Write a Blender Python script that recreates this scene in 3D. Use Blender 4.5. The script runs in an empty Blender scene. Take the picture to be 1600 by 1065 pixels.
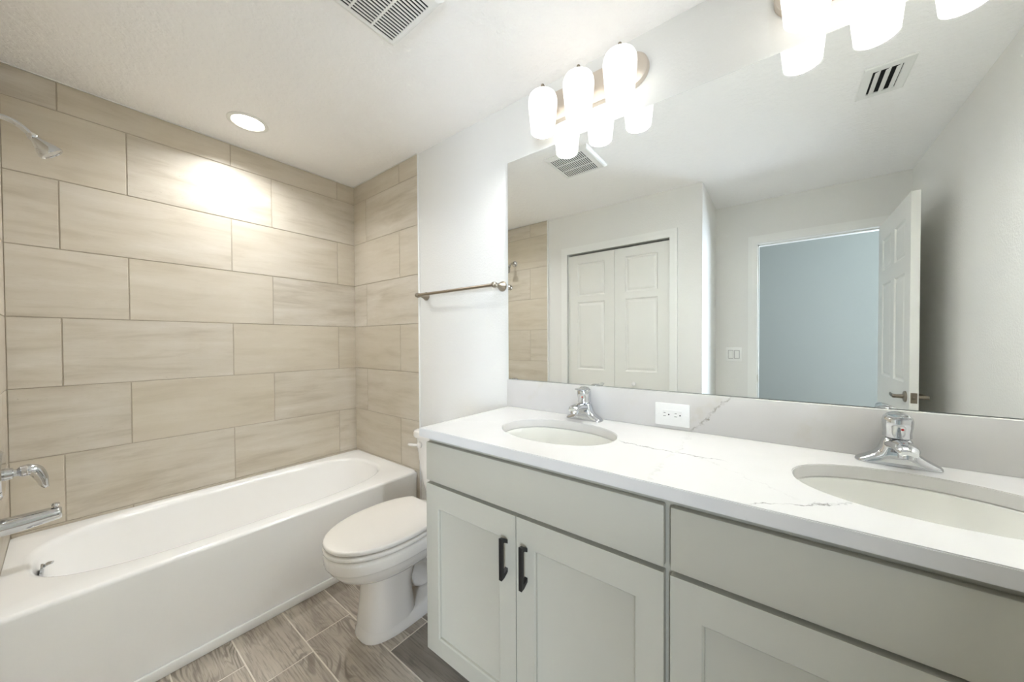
import bpy, bmesh, math, random
from mathutils import Matrix, Vector
random.seed(7)
S = bpy.context.scene
COL = S.collection

# ------------------------------------------------------------------ camera
F_PX, CX, CY = 539.56, 809.83, 541.17
CAM = Vector((2.5818, -1.356, 1.2409))
yaw, pitch, roll = [math.radians(a) for a in (37.206, -0.8155, -0.2706)]
fw = Vector((-math.sin(yaw)*math.cos(pitch), math.cos(yaw)*math.cos(pitch), math.sin(pitch)))
rt = Vector((math.cos(yaw), math.sin(yaw), 0)); up = rt.cross(fw)
r2 = math.cos(roll)*rt + math.sin(roll)*up
u2 = -math.sin(roll)*rt + math.cos(roll)*up
cd = bpy.data.cameras.new('camera'); cam = bpy.data.objects.new('camera', cd); COL.objects.link(cam)
cam.matrix_world = Matrix(((r2.x, u2.x, -fw.x, CAM.x), (r2.y, u2.y, -fw.y, CAM.y), (r2.z, u2.z, -fw.z, CAM.z), (0, 0, 0, 1)))
cd.sensor_fit = 'HORIZONTAL'; cd.sensor_width = 36; cd.lens = F_PX/1600*36
cd.shift_x = (800-CX)/1600; cd.shift_y = (CY-532.5)/1600
cd.clip_start = 0.02
S.camera = cam

# ------------------------------------------------------------------ light, exposure
w = bpy.data.worlds.new('world'); S.world = w; w.use_nodes = True
w.node_tree.nodes['Background'].inputs[0].default_value = (0.75, 0.87, 1.0, 1)
w.node_tree.nodes['Background'].inputs[1].default_value = 1.0
S.view_settings.view_transform = 'Standard'; S.view_settings.look = 'None'
S.view_settings.gamma = 1.0; S.view_settings.use_curve_mapping = False
S.view_settings.exposure = 1.72
# white rooms need many diffuse bounces
S.cycles.max_bounces = 24; S.cycles.diffuse_bounces = 16; S.cycles.glossy_bounces = 8
SHADE_EMIT = 0.40      # frosted glass shades of the two vanity lights
BULB_EMIT = 2.0
VANITY_W = 2.1        # light each vanity bulb throws down through its shade
CAN_EMIT = 3.0        # recessed light over the tub
CAN_W = 2.3
DAY_W = 72.0          # daylight through the window of the room beyond the doorway
ld = bpy.data.lights.new('window_daylight', 'AREA'); ld.shape = 'RECTANGLE'; ld.size = 1.36; ld.size_y = 1.5
ld.energy = DAY_W; ld.color = (0.74, 0.85, 1.0)
lo = bpy.data.objects.new('window_daylight', ld); COL.objects.link(lo)
lo.location = (4.20, -4.17, 1.45); lo.rotation_euler = (math.radians(90), 0, 0)

# ------------------------------------------------------------------ material helpers
def lin(c):
    return tuple(((x/255)/12.92 if x/255 <= .04045 else ((x/255+.055)/1.055)**2.4) for x in c)
def rgba(c): return (*lin(c), 1)
class NT:
    def __init__(s, name):
        s.m = bpy.data.materials.new(name); s.m.use_nodes = True
        s.t = s.m.node_tree; s.b = s.t.nodes['Principled BSDF']
    def n(s, typ, **kw):
        nd = s.t.nodes.new(typ)
        for k, v in kw.items():
            if k in nd.bl_rna.properties: setattr(nd, k, v)
        return nd
    def l(s, a, b): s.t.links.new(a, b)
    def math(s, op, a, b=None, c=None, clamp=False):
        nd = s.t.nodes.new('ShaderNodeMath'); nd.operation = op; nd.use_clamp = clamp
        for i, x in enumerate((a, b, c)):
            if x is None: continue
            if hasattr(x, 'is_linked'): s.l(x, nd.inputs[i])
            else: nd.inputs[i].default_value = x
        return nd.outputs[0]
    def mix(s, f, a, b):
        nd = s.t.nodes.new('ShaderNodeMix'); nd.data_type = 'RGBA'
        for i, x in ((0, f), (6, a), (7, b)):
            if hasattr(x, 'is_linked'): s.l(x, nd.inputs[i])
            else: nd.inputs[i].default_value = x
        return nd.outputs[2]
    def pos(s): return s.n('ShaderNodeTexCoord').outputs['Object']
    def mapped(s, vec, scale=(1, 1, 1), loc=None):
        nd = s.n('ShaderNodeMapping'); s.l(vec, nd.inputs['Vector']); nd.inputs['Scale'].default_value = scale
        if loc is not None:
            if hasattr(loc, 'is_linked'): s.l(loc, nd.inputs['Location'])
            else: nd.inputs['Location'].default_value = loc
        return nd.outputs[0]
    def noise(s, vec, scale=5, detail=3, rough=.5, dist=0):
        nd = s.n('ShaderNodeTexNoise'); s.l(vec, nd.inputs['Vector'])
        nd.inputs['Scale'].default_value = scale; nd.inputs['Detail'].default_value = detail
        nd.inputs['Roughness'].default_value = rough; nd.inputs['Distortion'].default_value = dist
        return nd.outputs[0]
    def ramp(s, f, stops):
        nd = s.n('ShaderNodeValToRGB'); s.l(f, nd.inputs[0]); cr = nd.color_ramp
        while len(cr.elements) < len(stops): cr.elements.new(.5)
        for e, (p, c) in zip(cr.elements, stops): e.position = p; e.color = c
        return nd.outputs[0]
    def smooth(s, x, a, b):
        nd = s.n('ShaderNodeMapRange', interpolation_type='SMOOTHSTEP'); s.l(x, nd.inputs[0])
        nd.inputs[1].default_value = a; nd.inputs[2].default_value = b
        return nd.outputs[0]
    def bump(s, h, strength=.2, dist=.01):
        nd = s.n('ShaderNodeBump'); s.l(h, nd.inputs['Height'])
        nd.inputs['Strength'].default_value = strength; nd.inputs['Distance'].default_value = dist
        s.l(nd.outputs[0], s.b.inputs['Normal'])
def simple(name, col, rough=.5, metal=0, spec=.5, coat=0):
    k = NT(name); k.b.inputs['Base Color'].default_value = rgba(col)
    k.b.inputs['Roughness'].default_value = rough; k.b.inputs['Metallic'].default_value = metal
    k.b.inputs['Specular IOR Level'].default_value = spec; k.b.inputs['Coat Weight'].default_value = coat
    # a faint surface unevenness keeps every finish procedural
    nz = k.noise(k.pos(), 9, 2); k.l(k.math('MULTIPLY_ADD', nz, .06, rough-.03, clamp=True), k.b.inputs['Roughness'])
    return k.m
def plaster(name, col, scale, strength, rough=.65):
    k = NT(name); k.b.inputs['Base Color'].default_value = rgba(col); k.b.inputs['Roughness'].default_value = rough
    k.b.inputs['Specular IOR Level'].default_value = .3
    p = k.pos(); h = k.smooth(k.noise(p, scale, 4, .55), .42, .62)
    k.bump(h, strength, .004); return k.m
def emitter(name, col, e, base=(245, 245, 240)):
    k = NT(name); k.b.inputs['Base Color'].default_value = rgba(base); k.b.inputs['Roughness'].default_value = .3
    k.b.inputs['Emission Color'].default_value = (*col, 1); k.b.inputs['Emission Strength'].default_value = e
    return k.m
def attr(k, name):
    nd = k.n('ShaderNodeAttribute', attribute_type='GEOMETRY'); nd.attribute_name = name; return nd.outputs['Fac']

M = {}
M['wall'] = plaster('wall_paint', (225, 224, 220), 90, .10)
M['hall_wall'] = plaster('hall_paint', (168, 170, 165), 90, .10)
M['ceiling'] = plaster('ceiling_knockdown', (247, 246, 245), 42, .30, .8)
M['white_trim'] = simple('trim_enamel', (232, 232, 228), .35)
M['door_paint'] = simple('door_enamel', (222, 221, 215), .4)
M['porcelain'] = simple('porcelain', (232, 227, 220), .12, coat=.4)
M['sink'] = simple('sink_china', (226, 225, 219), .12, coat=.4)
M['tub'] = simple('tub_enamel', (243, 242, 240), .13, coat=.3)
M['chrome'] = simple('chrome', (208, 209, 211), .06, 1)
M['nickel'] = simple('satin_nickel', (152, 142, 128), .3, 1)
M['nickel_light'] = simple('brushed_nickel_plate', (214, 204, 192), .38, 1)
M['cabinet'] = simple('cabinet_paint', (174, 171, 158), .42)
M['black'] = simple('black_metal', (14, 14, 15), .4, 0)
M['dark'] = simple('shade_black', (14, 14, 14), .9)  # near-black colour standing in for the shade inside ceiling fittings
M['plastic'] = simple('white_plastic', (232, 232, 229), .35)
M['slot'] = simple('slot_dark', (20, 20, 20), .7)
M['red'] = simple('red_dot', (190, 40, 40), .4)
M['edge'] = simple('mirror_edge', (120, 128, 122), .3)
M['grout'] = plaster('tile_grout', (182, 172, 156), 300, .1, .9)
M['floor_grout'] = plaster('floor_grout', (222, 214, 202), 300, .1, .9)
M['shade'] = emitter('frosted_shade', (1.0, .975, .945), SHADE_EMIT)
M['bulb'] = emitter('bulb_glow', (1.0, .95, .88), BULB_EMIT)
M['can'] = emitter('recessed_lens', (1.0, .93, .82), CAN_EMIT)
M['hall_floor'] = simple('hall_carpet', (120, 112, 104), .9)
k = NT('mirror_silver'); k.b.inputs['Base Color'].default_value = (.93, .945, .935, 1); k.b.inputs['Metallic'].default_value = 1
k.b.inputs['Roughness'].default_value = 0.0; M['mirror'] = k.m

def tile_mat():
    k = NT('stone_tile'); p = k.pos(); t = attr(k, 'tid')
    cv = k.n('ShaderNodeCombineXYZ'); k.l(k.math('MULTIPLY', t, 37), cv.inputs[0]); k.l(k.math('MULTIPLY', t, 61), cv.inputs[1]); k.l(k.math('MULTIPLY', t, 83), cv.inputs[2])
    q = k.mapped(p, (1.1, 1.1, 7.5), cv.outputs[0])
    streak = k.noise(q, 2.2, 5, .6, .35)
    fine = k.noise(k.mapped(p, (6, 6, 30), cv.outputs[0]), 7, 4, .6)
    cloud = k.noise(k.mapped(p, (1, 1, 1.4), cv.outputs[0]), 5, 3)
    c = k.ramp(streak, [(.30, rgba((178, 168, 151))), (.48, rgba((200, 192, 178))), (.62, rgba((207, 200, 188))), (.74, rgba((216, 210, 200)))])
    c = k.mix(k.math('MULTIPLY', k.smooth(cloud, .4, .75), .35), c, rgba((194, 184, 166)))
    c = k.mix(k.math('MULTIPLY', k.smooth(fine, .5, .8), .25), c, rgba((176, 165, 146)))
    # small pits, only on some tiles
    pit = k.smooth(k.noise(k.mapped(p, (20, 20, 55), cv.outputs[0]), 4.5, 2), .71, .77)
    band = k.smooth(k.noise(k.mapped(p, (.7, .7, 4), cv.outputs[0]), 3, 1), .52, .66)
    c = k.mix(k.math('MULTIPLY', k.math('MULTIPLY', pit, band), .75), c, rgba((132, 120, 100)))
    # each tile a touch warmer or cooler
    c2 = k.mix(k.math('MULTIPLY', k.math('FRACT', k.math('MULTIPLY', t, 7.31)), .5), c, rgba((200, 189, 168)))
    k.l(c2, k.b.inputs['Base Color']); k.b.inputs['Roughness'].default_value = .36
    k.bump(fine, .05, .002); return k.m
M['tile'] = tile_mat()
def plank_mat():
    k = NT('wood_plank_tile'); p = k.pos(); t = attr(k, 'tid')
    cv = k.n('ShaderNodeCombineXYZ'); k.l(k.math('MULTIPLY', t, 41), cv.inputs[0]); k.l(k.math('MULTIPLY', t, 67), cv.inputs[1]); k.l(k.math('MULTIPLY', t, 29), cv.inputs[2])
    base = k.noise(k.mapped(p, (1.6, 7.5, 1), cv.outputs[0]), 1.0, 2, .45, .4)
    ring = k.math('SINE', k.math('MULTIPLY', base, 150))
    ring = k.smooth(ring, -.2, .95)
    fine = k.noise(k.mapped(p, (5, 95, 1), cv.outputs[0]), 1.6, 4, .65)
    tone = k.noise(k.mapped(p, (1.2, 5, 1), cv.outputs[0]), 2.5, 3)
    c = k.ramp(tone, [(.25, rgba((156, 145, 133))), (.5, rgba((188, 177, 163))), (.75, rgba((208, 198, 184)))])
    gr = k.math('MULTIPLY', ring, k.smooth(k.noise(k.mapped(p, (2, 6, 1), cv.outputs[0]), 2, 2), .35, .7))
    c = k.mix(k.math('MULTIPLY', gr, .75), c, rgba((116, 105, 95)))
    c = k.mix(k.math('MULTIPLY', k.smooth(fine, .46, .66), .62), c, rgba((128, 117, 106)))
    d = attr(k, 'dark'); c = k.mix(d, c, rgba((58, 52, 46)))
    k.l(c, k.b.inputs['Base Color']); k.b.inputs['Roughness'].default_value = .45
    k.bump(fine, .1, .002); return k.m
M['plank'] = plank_mat()
def quartz_mat():
    k = NT('white_quartz'); p = k.pos()
    sep = k.n('ShaderNodeSeparateXYZ'); k.l(p, sep.inputs[0]); X, Y, Z = sep.outputs
    wob = k.noise(p, 14, 5, .65); wob2 = k.noise(p, 55, 3, .6)
    off = k.math('ADD', k.math('MULTIPLY', k.math('SUBTRACT', wob, .5), .075), k.math('MULTIPLY', k.math('SUBTRACT', wob2, .5), .028))
    c = k.mix(k.smooth(k.noise(p, 3.2, 3), .45, .75), rgba((206, 204, 201)), rgba((200, 198, 194)))
    def vein(a, b, width, dens, col, plane):
        nonlocal c
        U, V = (X, Y) if plane == 'xy' else (X, Z)
        dx, dy = b[0]-a[0], b[1]-a[1]; L = math.hypot(dx, dy); dx /= L; dy /= L
        ru = k.math('SUBTRACT', U, a[0]); rv = k.math('SUBTRACT', V, a[1])
        tt = k.math('ADD', k.math('MULTIPLY', ru, dx), k.math('MULTIPLY', rv, dy))
        dd = k.math('ADD', k.math('ADD', k.math('MULTIPLY', ru, -dy), k.math('MULTIPLY', rv, dx)), off)
        line = k.math('SUBTRACT', 1, k.smooth(k.math('ABSOLUTE', dd), 0, width))
        m = k.math('MULTIPLY', k.smooth(tt, -.01, .04), k.math('SUBTRACT', 1, k.smooth(tt, L-.04, L+.02)))
        br = k.smooth(k.noise(p, 38, 3), .36, .6)
        if plane == 'xz':
            m = k.math('MULTIPLY', m, k.smooth(Z, .9195, .9205))
        else:
            m = k.math('MULTIPLY', m, k.math('SUBTRACT', 1, k.smooth(Z, .921, .922)))
        f = k.math('MULTIPLY', k.math('MULTIPLY', line, m), k.math('MULTIPLY_ADD', br, dens*.8, dens*.2))
        c = k.mix(f, c, rgba(col))
    vein((2.33, .915), (2.47, 1.07), .006, .85, (120, 112, 98), 'xz')
    vein((2.30, .93), (2.44, 1.06), .035, .35, (190, 184, 168), 'xz')
    vein((2.63, .91), (2.70, 1.07), .030, .35, (196, 192, 180), 'xz')
    vein((1.62, .95), (1.74, 1.07), .022, .30, (196, 192, 180), 'xz')
    vein((2.06, .92), (2.16, 1.06), .026, .25, (200, 196, 184), 'xz')
    vein((2.16, -.285), (2.46, -.30), .006, .9, (120, 116, 112), 'xy')
    vein((2.40, -.30), (2.62, -.46), .003, .4, (180, 176, 172), 'xy')
    vein((2.53, -.55), (2.70, -.42), .006, .9, (120, 116, 112), 'xy')
    vein((1.50, -.42), (1.70, -.30), .014, .3, (215, 213, 208), 'xy')
    k.l(c, k.b.inputs['Base Color']); k.b.inputs['Roughness'].default_value = .24
    return k.m
M['quartz'] = quartz_mat()

# ------------------------------------------------------------------ mesh helpers
def bulb_lamp(name, x, y, z, rad, watts, col, parent):
    d = bpy.data.lights.new(name, 'POINT'); d.shadow_soft_size = rad; d.energy = watts; d.color = col
    o = bpy.data.objects.new(name, d); COL.objects.link(o); o.parent = parent; o.location = Vector((x, y, z))-LOC[parent.name]
    return o
def down_lamp(name, x, y, z, size, watts, col, parent, spread=180):
    d = bpy.data.lights.new(name, 'AREA'); d.shape = 'DISK'; d.size = size; d.energy = watts; d.color = col; d.spread = math.radians(spread)
    o = bpy.data.objects.new(name, d); COL.objects.link(o); o.parent = parent; o.location = Vector((x, y, z))-LOC[parent.name]
    return o
LOC = {}
def mesh_obj(name, bm, mats, parent=None, angle=38, smooth=True):
    if parent is not None and parent.name in LOC: bm.transform(Matrix.Translation(-LOC[parent.name]))
    bmesh.ops.recalc_face_normals(bm, faces=bm.faces[:])
    me = bpy.data.meshes.new(name); bm.to_mesh(me); bm.free()
    for m in (mats if isinstance(mats, (list, tuple)) else [mats]): me.materials.append(M[m])
    if smooth:
        me.polygons.foreach_set('use_smooth', [True]*len(me.polygons)); me.set_sharp_from_angle(angle=math.radians(angle))
    o = bpy.data.objects.new(name, me); COL.objects.link(o)
    if parent is not None:
        o.parent = parent
        if parent.name in LOC: LOC[o.name] = LOC[parent.name]
    return o
def tag(o, label=None, cat=None, group=None, kind=None):
    for a, b in (('label', label), ('category', cat), ('group', group), ('kind', kind)):
        if b: o[a] = b
    return o
def thing(name, label, cat, loc=(0, 0, 0), group=None, kind=None):
    o = bpy.data.objects.new(name, None); COL.objects.link(o); o.empty_display_size = .05
    o.location = loc; LOC[o.name] = Vector(loc); return tag(o, label, cat, group, kind)
def struct(name, bm, mats, parent=None, label=None, smooth=False):
    o = mesh_obj(name, bm, mats, parent, smooth=smooth)
    if parent is None: o['kind'] = 'structure'
    if label: o['label'] = label; 
    return o
def copy_tree(o, loc):
    def rec(a, par):
        c = a.copy(); COL.objects.link(c)
        if par is not None: c.parent = par
        for ch in [x for x in bpy.data.objects if x.parent == a]: rec(ch, c)
        return c
    kids = None
    c = rec(o, None); c.location = loc; return c
def B(): return bmesh.new()
def box(bm, x0, x1, y0, y1, z0, z1, bev=0, seg=2, mi=0):
    r = bmesh.ops.create_cube(bm, size=1)
    vs = r['verts']
    for v in vs:
        v.co = Vector((x0 if v.co.x < 0 else x1, y0 if v.co.y < 0 else y1, z0 if v.co.z < 0 else z1))
    fs = {f for v in vs for f in v.link_faces}
    if bev:
        es = list({e for v in vs for e in v.link_edges})
        rb = bmesh.ops.bevel(bm, geom=es, offset=bev, segments=seg, profile=.5, affect='EDGES')
        fs = set(rb['faces']) | {f for f in fs if f.is_valid}
    for f in fs:
        if f.is_valid: f.material_index = mi
    return bm
def loft(bm, loops, cap0=True, cap1=True, close=True, mi=0):
    rings = [[bm.verts.new(p) for p in lp] for lp in loops]
    n = len(rings[0])
    for a, b in zip(rings, rings[1:]):
        for i in range(n if close else n-1):
            j = (i+1) % n
            f = bm.faces.new((a[i], a[j], b[j], b[i])); f.material_index = mi
    if cap0: bm.faces.new(rings[0][::-1]).material_index = mi
    if cap1: bm.faces.new(rings[-1]).material_index = mi
    return rings
def frame_for(d):
    d = Vector(d).normalized(); a = Vector((0, 0, 1)) if abs(d.z) < .9 else Vector((1, 0, 0))
    u = d.cross(a).normalized(); return u, d.cross(u).normalized()
def lathe(bm, prof, origin, axis, seg=32, mi=0, cap0=True, cap1=True, sx=1, sy=1):
    # prof: (distance along axis, radius)
    o = Vector(origin); d = Vector(axis).normalized(); u, v = frame_for(d)
    loops = [[o + d*t + (u*math.cos(a)*sx + v*math.sin(a)*sy)*max(r, 1e-4) for a in [2*math.pi*i/seg for i in range(seg)]] for t, r in prof]
    loft(bm, loops, cap0, cap1, mi=mi)
def catmull(pts, sub=8):
    P = [Vector(p) for p in pts]; out = []
    for i in range(len(P)-1):
        p0 = P[max(i-1, 0)]; p1 = P[i]; p2 = P[i+1]; p3 = P[min(i+2, len(P)-1)]
        for s in range(sub):
            t = s/sub
            out.append(.5*((2*p1)+(-p0+p2)*t+(2*p0-5*p1+4*p2-p3)*t*t+(-p0+3*p1-3*p2+p3)*t**3))
    out.append(P[-1]); return out
def tube(bm, pts, rad, seg=16, sub=8, flat=1.0, up=(1, 0, 0), mi=0):
    # rad: number or list per control point; flat scales the second axis
    n = len(pts); rr = rad if isinstance(rad, (list, tuple)) else [rad]*n
    C = catmull(pts, sub)
    R = [rr[min(int(i/sub), n-1)]*(1-(i/sub-int(i/sub))) + rr[min(int(i/sub)+1, n-1)]*(i/sub-int(i/sub)) for i in range(len(C))]
    loops = []; U = Vector(up)
    for i, c in enumerate(C):
        d = (C[min(i+1, len(C)-1)]-C[max(i-1, 0)]).normalized()
        u = (U - d*U.dot(d)).normalized(); v = d.cross(u)
        loops.append([c + u*math.cos(a)*R[i] + v*math.sin(a)*R[i]*flat for a in [2*math.pi*k/seg for k in range(seg)]])
    loft(bm, loops)
def polar(a, b, n, N=96, extra=()):
    pass
def se_loop(cx, cy, a, b, n, z, angs):
    out = []
    for t in angs:
        c, s = math.cos(t), math.sin(t)
        r = min(a/max(abs(c), 1e-9), b/max(abs(s), 1e-9)) if n is None else (abs(c/a)**n+abs(s/b)**n)**(-1/n)
        out.append(Vector((cx+r*c, cy+r*s, z)))
    return out
def leaf(bm, x0, x1, z0, z1, yf, yb, panels, prof, mi=0):
    """slab in XZ, front at y=yf (facing -y), with sunk panels (px0,px1,pz0,pz1); prof: list of (inset, sink)"""
    sgn = 1 if yb > yf else -1
    xs = sorted({x0, x1} | {p[i] for p in panels for i in (0, 1)}); zs = sorted({z0, z1} | {p[i] for p in panels for i in (2, 3)})
    def q(a, b, c, d): bm.faces.new([bm.verts.new(v) for v in (a, b, c, d)]).material_index = mi
    for i in range(len(xs)-1):
        for j in range(len(zs)-1):
            xm, zm = (xs[i]+xs[i+1])/2, (zs[j]+zs[j+1])/2
            if any(p[0] < xm < p[1] and p[2] < zm < p[3] for p in panels): continue
            q((xs[i], yf, zs[j]), (xs[i+1], yf, zs[j]), (xs[i+1], yf, zs[j+1]), (xs[i], yf, zs[j+1]))
    for p in panels:
        prev = None
        for ins, dep in [(0, 0)]+list(prof):
            lp = [Vector((p[0]+ins, yf+sgn*dep, p[2]+ins)), Vector((p[1]-ins, yf+sgn*dep, p[2]+ins)), Vector((p[1]-ins, yf+sgn*dep, p[3]-ins)), Vector((p[0]+ins, yf+sgn*dep, p[3]-ins))]
            if prev:
                for i in range(4): q(prev[i], prev[(i+1) % 4], lp[(i+1) % 4], lp[i])
            prev = lp
        q(*prev)
    q((x0, yb, z0), (x1, yb, z0), (x1, yb, z1), (x0, yb, z1))
    q((x0, yf, z0), (x0, yb, z0), (x0, yb, z1), (x0, yf, z1)); q((x1, yf, z0), (x1, yb, z0), (x1, yb, z1), (x1, yf, z1))
    q((x0, yf, z0), (x1, yf, z0), (x1, yb, z0), (x0, yb, z0)); q((x0, yf, z1), (x1, yf, z1), (x1, yb, z1), (x0, yb, z1))
    bmesh.ops.remove_doubles(bm, verts=bm.verts[:], dist=1e-5)

# ------------------------------------------------------------------ setting: room shell
H = 2.4143            # ceiling height
XR = 3.30             # right wall
YC, YE = -1.525, -2.20   # closet wall, entry wall
XJ = 2.118            # face of the closet bump-out beside the entry
Y_SH = -1.503         # tile face of the shower wall
XT = 0.776            # edge of the tile on the vanity wall
HF = -4.2             # far wall of the room beyond the doorway
DX0, DX1 = 2.425, 3.172  # doorway

def planks():
    bm = B(); lt = bm.faces.layers.float.new('tid'); ld_ = bm.faces.layers.float.new('dark')
    W, L, g = .1842, .61, .0050
    joints = {0: 1.338, -1: 1.017, -2: 1.090, -3: .945}
    x0, x1, y0, y1 = .70, XR, -2.32, .0
    r = 3
    for row in range(-10, 5):
        ya = -.580 + row*W; yb = ya + W
        if yb < y0 or ya > y1: continue
        off = joints.get(row, .9 + (row*.37) % .61)
        n = -4
        while off + n*L < x1:
            a, b = off+n*L, off+(n+1)*L; n += 1
            a, b = max(a, x0), min(b, x1); c, d = max(ya, y0), min(yb, y1)
            if b-a < .01 or d-c < .01: continue
            m0 = len(bm.faces)
            fs = set(bm.faces)
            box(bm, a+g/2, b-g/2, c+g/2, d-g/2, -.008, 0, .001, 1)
            t = random.random(); dk = .55 if (row == 0 and a > 1.2 and a < 1.5) else random.choice((0, 0, .06, .12))  # plank by the vanity: own dark tone plus vanity shadow put into its colour
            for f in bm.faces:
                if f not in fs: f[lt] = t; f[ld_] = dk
    fs = set(bm.faces)
    box(bm, -.1, XR+.1, -2.32, .1, -.05, -.0012)
    for f in bm.faces:
        if f not in fs: f.material_index = 1
    return bm
struct('floor', planks(), ['plank', 'floor_grout'])
bm = B(); box(bm, -.1, XR+.1, -2.26, .1, H, H+.1); struct('ceiling', bm, 'ceiling')
HH = 2.75           # the room beyond the doorway is taller
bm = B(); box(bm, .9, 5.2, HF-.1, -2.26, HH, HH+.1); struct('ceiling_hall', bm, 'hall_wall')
bm = B(); box(bm, -.12, -.011, YC-.1, .1, 0, H); struct('wall_left', bm, 'wall')
bm = B(); box(bm, -.12, XR+.1, 0, .1, 0, H); struct('wall_back', bm, 'wall')
bm = B(); box(bm, XR, XR+.1, YE-.12, 0, 0, H); struct('wall_right', bm, 'wall')
CO0, CO1, CZ = .975, 1.905, 2.052     # closet opening
bm = B(); box(bm, -.12, CO0, YC-.1, YC, 0, H); box(bm, CO1, XJ, YC-.1, YC, 0, H); box(bm, CO0, CO1, YC-.1, YC, CZ, H)
struct('wall_front', bm, 'wall')
bm = B(); box(bm, XJ-.1, XJ, YE-.12, YC-.1, 0, H); struct('wall_alcove', bm, 'wall')
bm = B(); box(bm, XJ, DX0-.015, YE-.12, YE, 0, HH); box(bm, DX1+.015, XR, YE-.12, YE, 0, HH); box(bm, DX0-.015, DX1+.015, YE-.12, YE, 2.06, HH)
struct('wall_entry', bm, 'wall')
# closet behind the folding doors
bm = B(); box(bm, .85, XJ-.1, -2.3, -2.25, 0, HH); box(bm, .8, .85, -2.3, YC-.1, 0, HH); struct('wall_closet', bm, 'wall')
# room beyond the doorway
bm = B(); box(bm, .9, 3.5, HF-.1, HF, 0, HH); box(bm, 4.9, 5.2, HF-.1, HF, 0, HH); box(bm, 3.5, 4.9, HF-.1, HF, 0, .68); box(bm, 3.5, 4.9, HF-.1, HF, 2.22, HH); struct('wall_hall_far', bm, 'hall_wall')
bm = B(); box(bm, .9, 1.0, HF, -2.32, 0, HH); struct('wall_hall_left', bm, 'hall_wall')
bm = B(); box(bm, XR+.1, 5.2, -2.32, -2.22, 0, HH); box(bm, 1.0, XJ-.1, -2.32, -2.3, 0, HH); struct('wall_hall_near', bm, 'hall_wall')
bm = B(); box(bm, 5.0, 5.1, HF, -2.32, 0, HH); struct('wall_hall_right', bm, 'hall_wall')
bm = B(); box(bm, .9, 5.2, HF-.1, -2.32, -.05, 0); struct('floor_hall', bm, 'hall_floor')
bm = B()
for a in ((3.5, 3.54), (4.86, 4.9), (4.18, 4.22)): box(bm, a[0], a[1], HF-.07, HF-.03, .68, 2.22)
for a in ((.68, .72), (2.18, 2.22), (1.43, 1.47)): box(bm, 3.5, 4.9, HF-.07, HF-.03, a[0], a[1])
struct('window_1', bm, 'white_trim')

# ------------------------------------------------------------------ tile surround
def tiles(u0, u1, za, zb, joint_even, joint_odd, place, zrow, P=.3079, T=.6126, g=.0042, th=.008):
    """place(u, w, z) -> point; w = 0 at the tile face, positive into the wall; row 0 is the cut row at the ceiling"""
    bm = B(); lt = bm.faces.layers.float.new('tid')
    for r in range(0, 8):
        zt = zrow - (r-1)*P; zl = zt - P
        zt, zl = min(zt, zb), max(zl, za)
        if zt-zl < .01: continue
        off = joint_odd if r % 2 == 0 else joint_even
        n = -6
        while off+n*T < u1:
            a, b = max(off+n*T, u0), min(off+(n+1)*T, u1); n += 1
            if b-a < .012: continue
            t = random.random(); e = .0012
            A = (a+g/2, b-g/2, zl+g/2, zt-g/2)
            l0 = [place(A[0], th, A[2]), place(A[1], th, A[2]), place(A[1], th, A[3]), place(A[0], th, A[3])]
            l1 = [place(A[0], e, A[2]), place(A[1], e, A[2]), place(A[1], e, A[3]), place(A[0], e, A[3])]
            l2 = [place(A[0]+e, 0, A[2]+e), place(A[1]-e, 0, A[2]+e), place(A[1]-e, 0, A[3]-e), place(A[0]+e, 0, A[3]-e)]
            fs = set(bm.faces); loft(bm, [l0, l1, l2])
            for f in bm.faces:
                if f not in fs: f[lt] = t
    g0 = .0026
    l = [[place(u0, w_, za), place(u1, w_, za), place(u1, w_, zb), place(u0, w_, zb)] for w_ in (th+.003, g0)]
    loft(bm, l, mi=1); return bm
ZR = H - .1337
o = struct('tile_panel', tiles(Y_SH, 0, .40, H-.004, -1.155, -1.360, lambda u, w_, z: Vector((-w_, u, z)), ZR), ['tile', 'grout'], bpy.data.objects['wall_left'])
struct('tile_panel', tiles(0, XT, .0, H-.004, .172, .583, lambda u, w_, z: Vector((u, -.011+w_, z)), ZR), ['tile', 'grout'], bpy.data.objects['wall_back'])
struct('tile_panel', tiles(-.005, XT, .0, H-.004, .17, .575, lambda u, w_, z: Vector((u, Y_SH-w_, z)), ZR), ['tile', 'grout'], bpy.data.objects['wall_front'])
# edge strips where the tile meets the painted wall, and the caulk line under the ceiling
bm = B(); box(bm, XT, XT+.0035, -.0112, 0, 0, H-.001, .0008, 1); struct('trim_1', bm, 'white_trim')
bm = B(); box(bm, XT, XT+.006, YC, Y_SH+.001, 0, H-.001, .001, 1); struct('trim_2', bm, 'white_trim')
bm = B(); box(bm, -.011, .004, Y_SH, 0, H-.005, H-.0005); box(bm, 0, XT, -.0145, 0, H-.005, H-.0005); struct('trim_3', bm, 'white_trim')
# skirting
bm = B(); box(bm, XT+.006, 1.51, -.014, 0, 0, .09, .003, 1); struct('baseboard_back', bm, 'white_trim')
bm = B(); box(bm, XT+.006, .93, YC, YC+.014, 0, .09, .003, 1); box(bm, 1.95, XJ+.014, YC, YC+.014, 0, .09, .003, 1); struct('baseboard_front', bm, 'white_trim')
bm = B(); box(bm, XR-.014, XR, YE, -.56, 0, .09, .003, 1); struct('baseboard_right', bm, 'white_trim')

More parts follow.
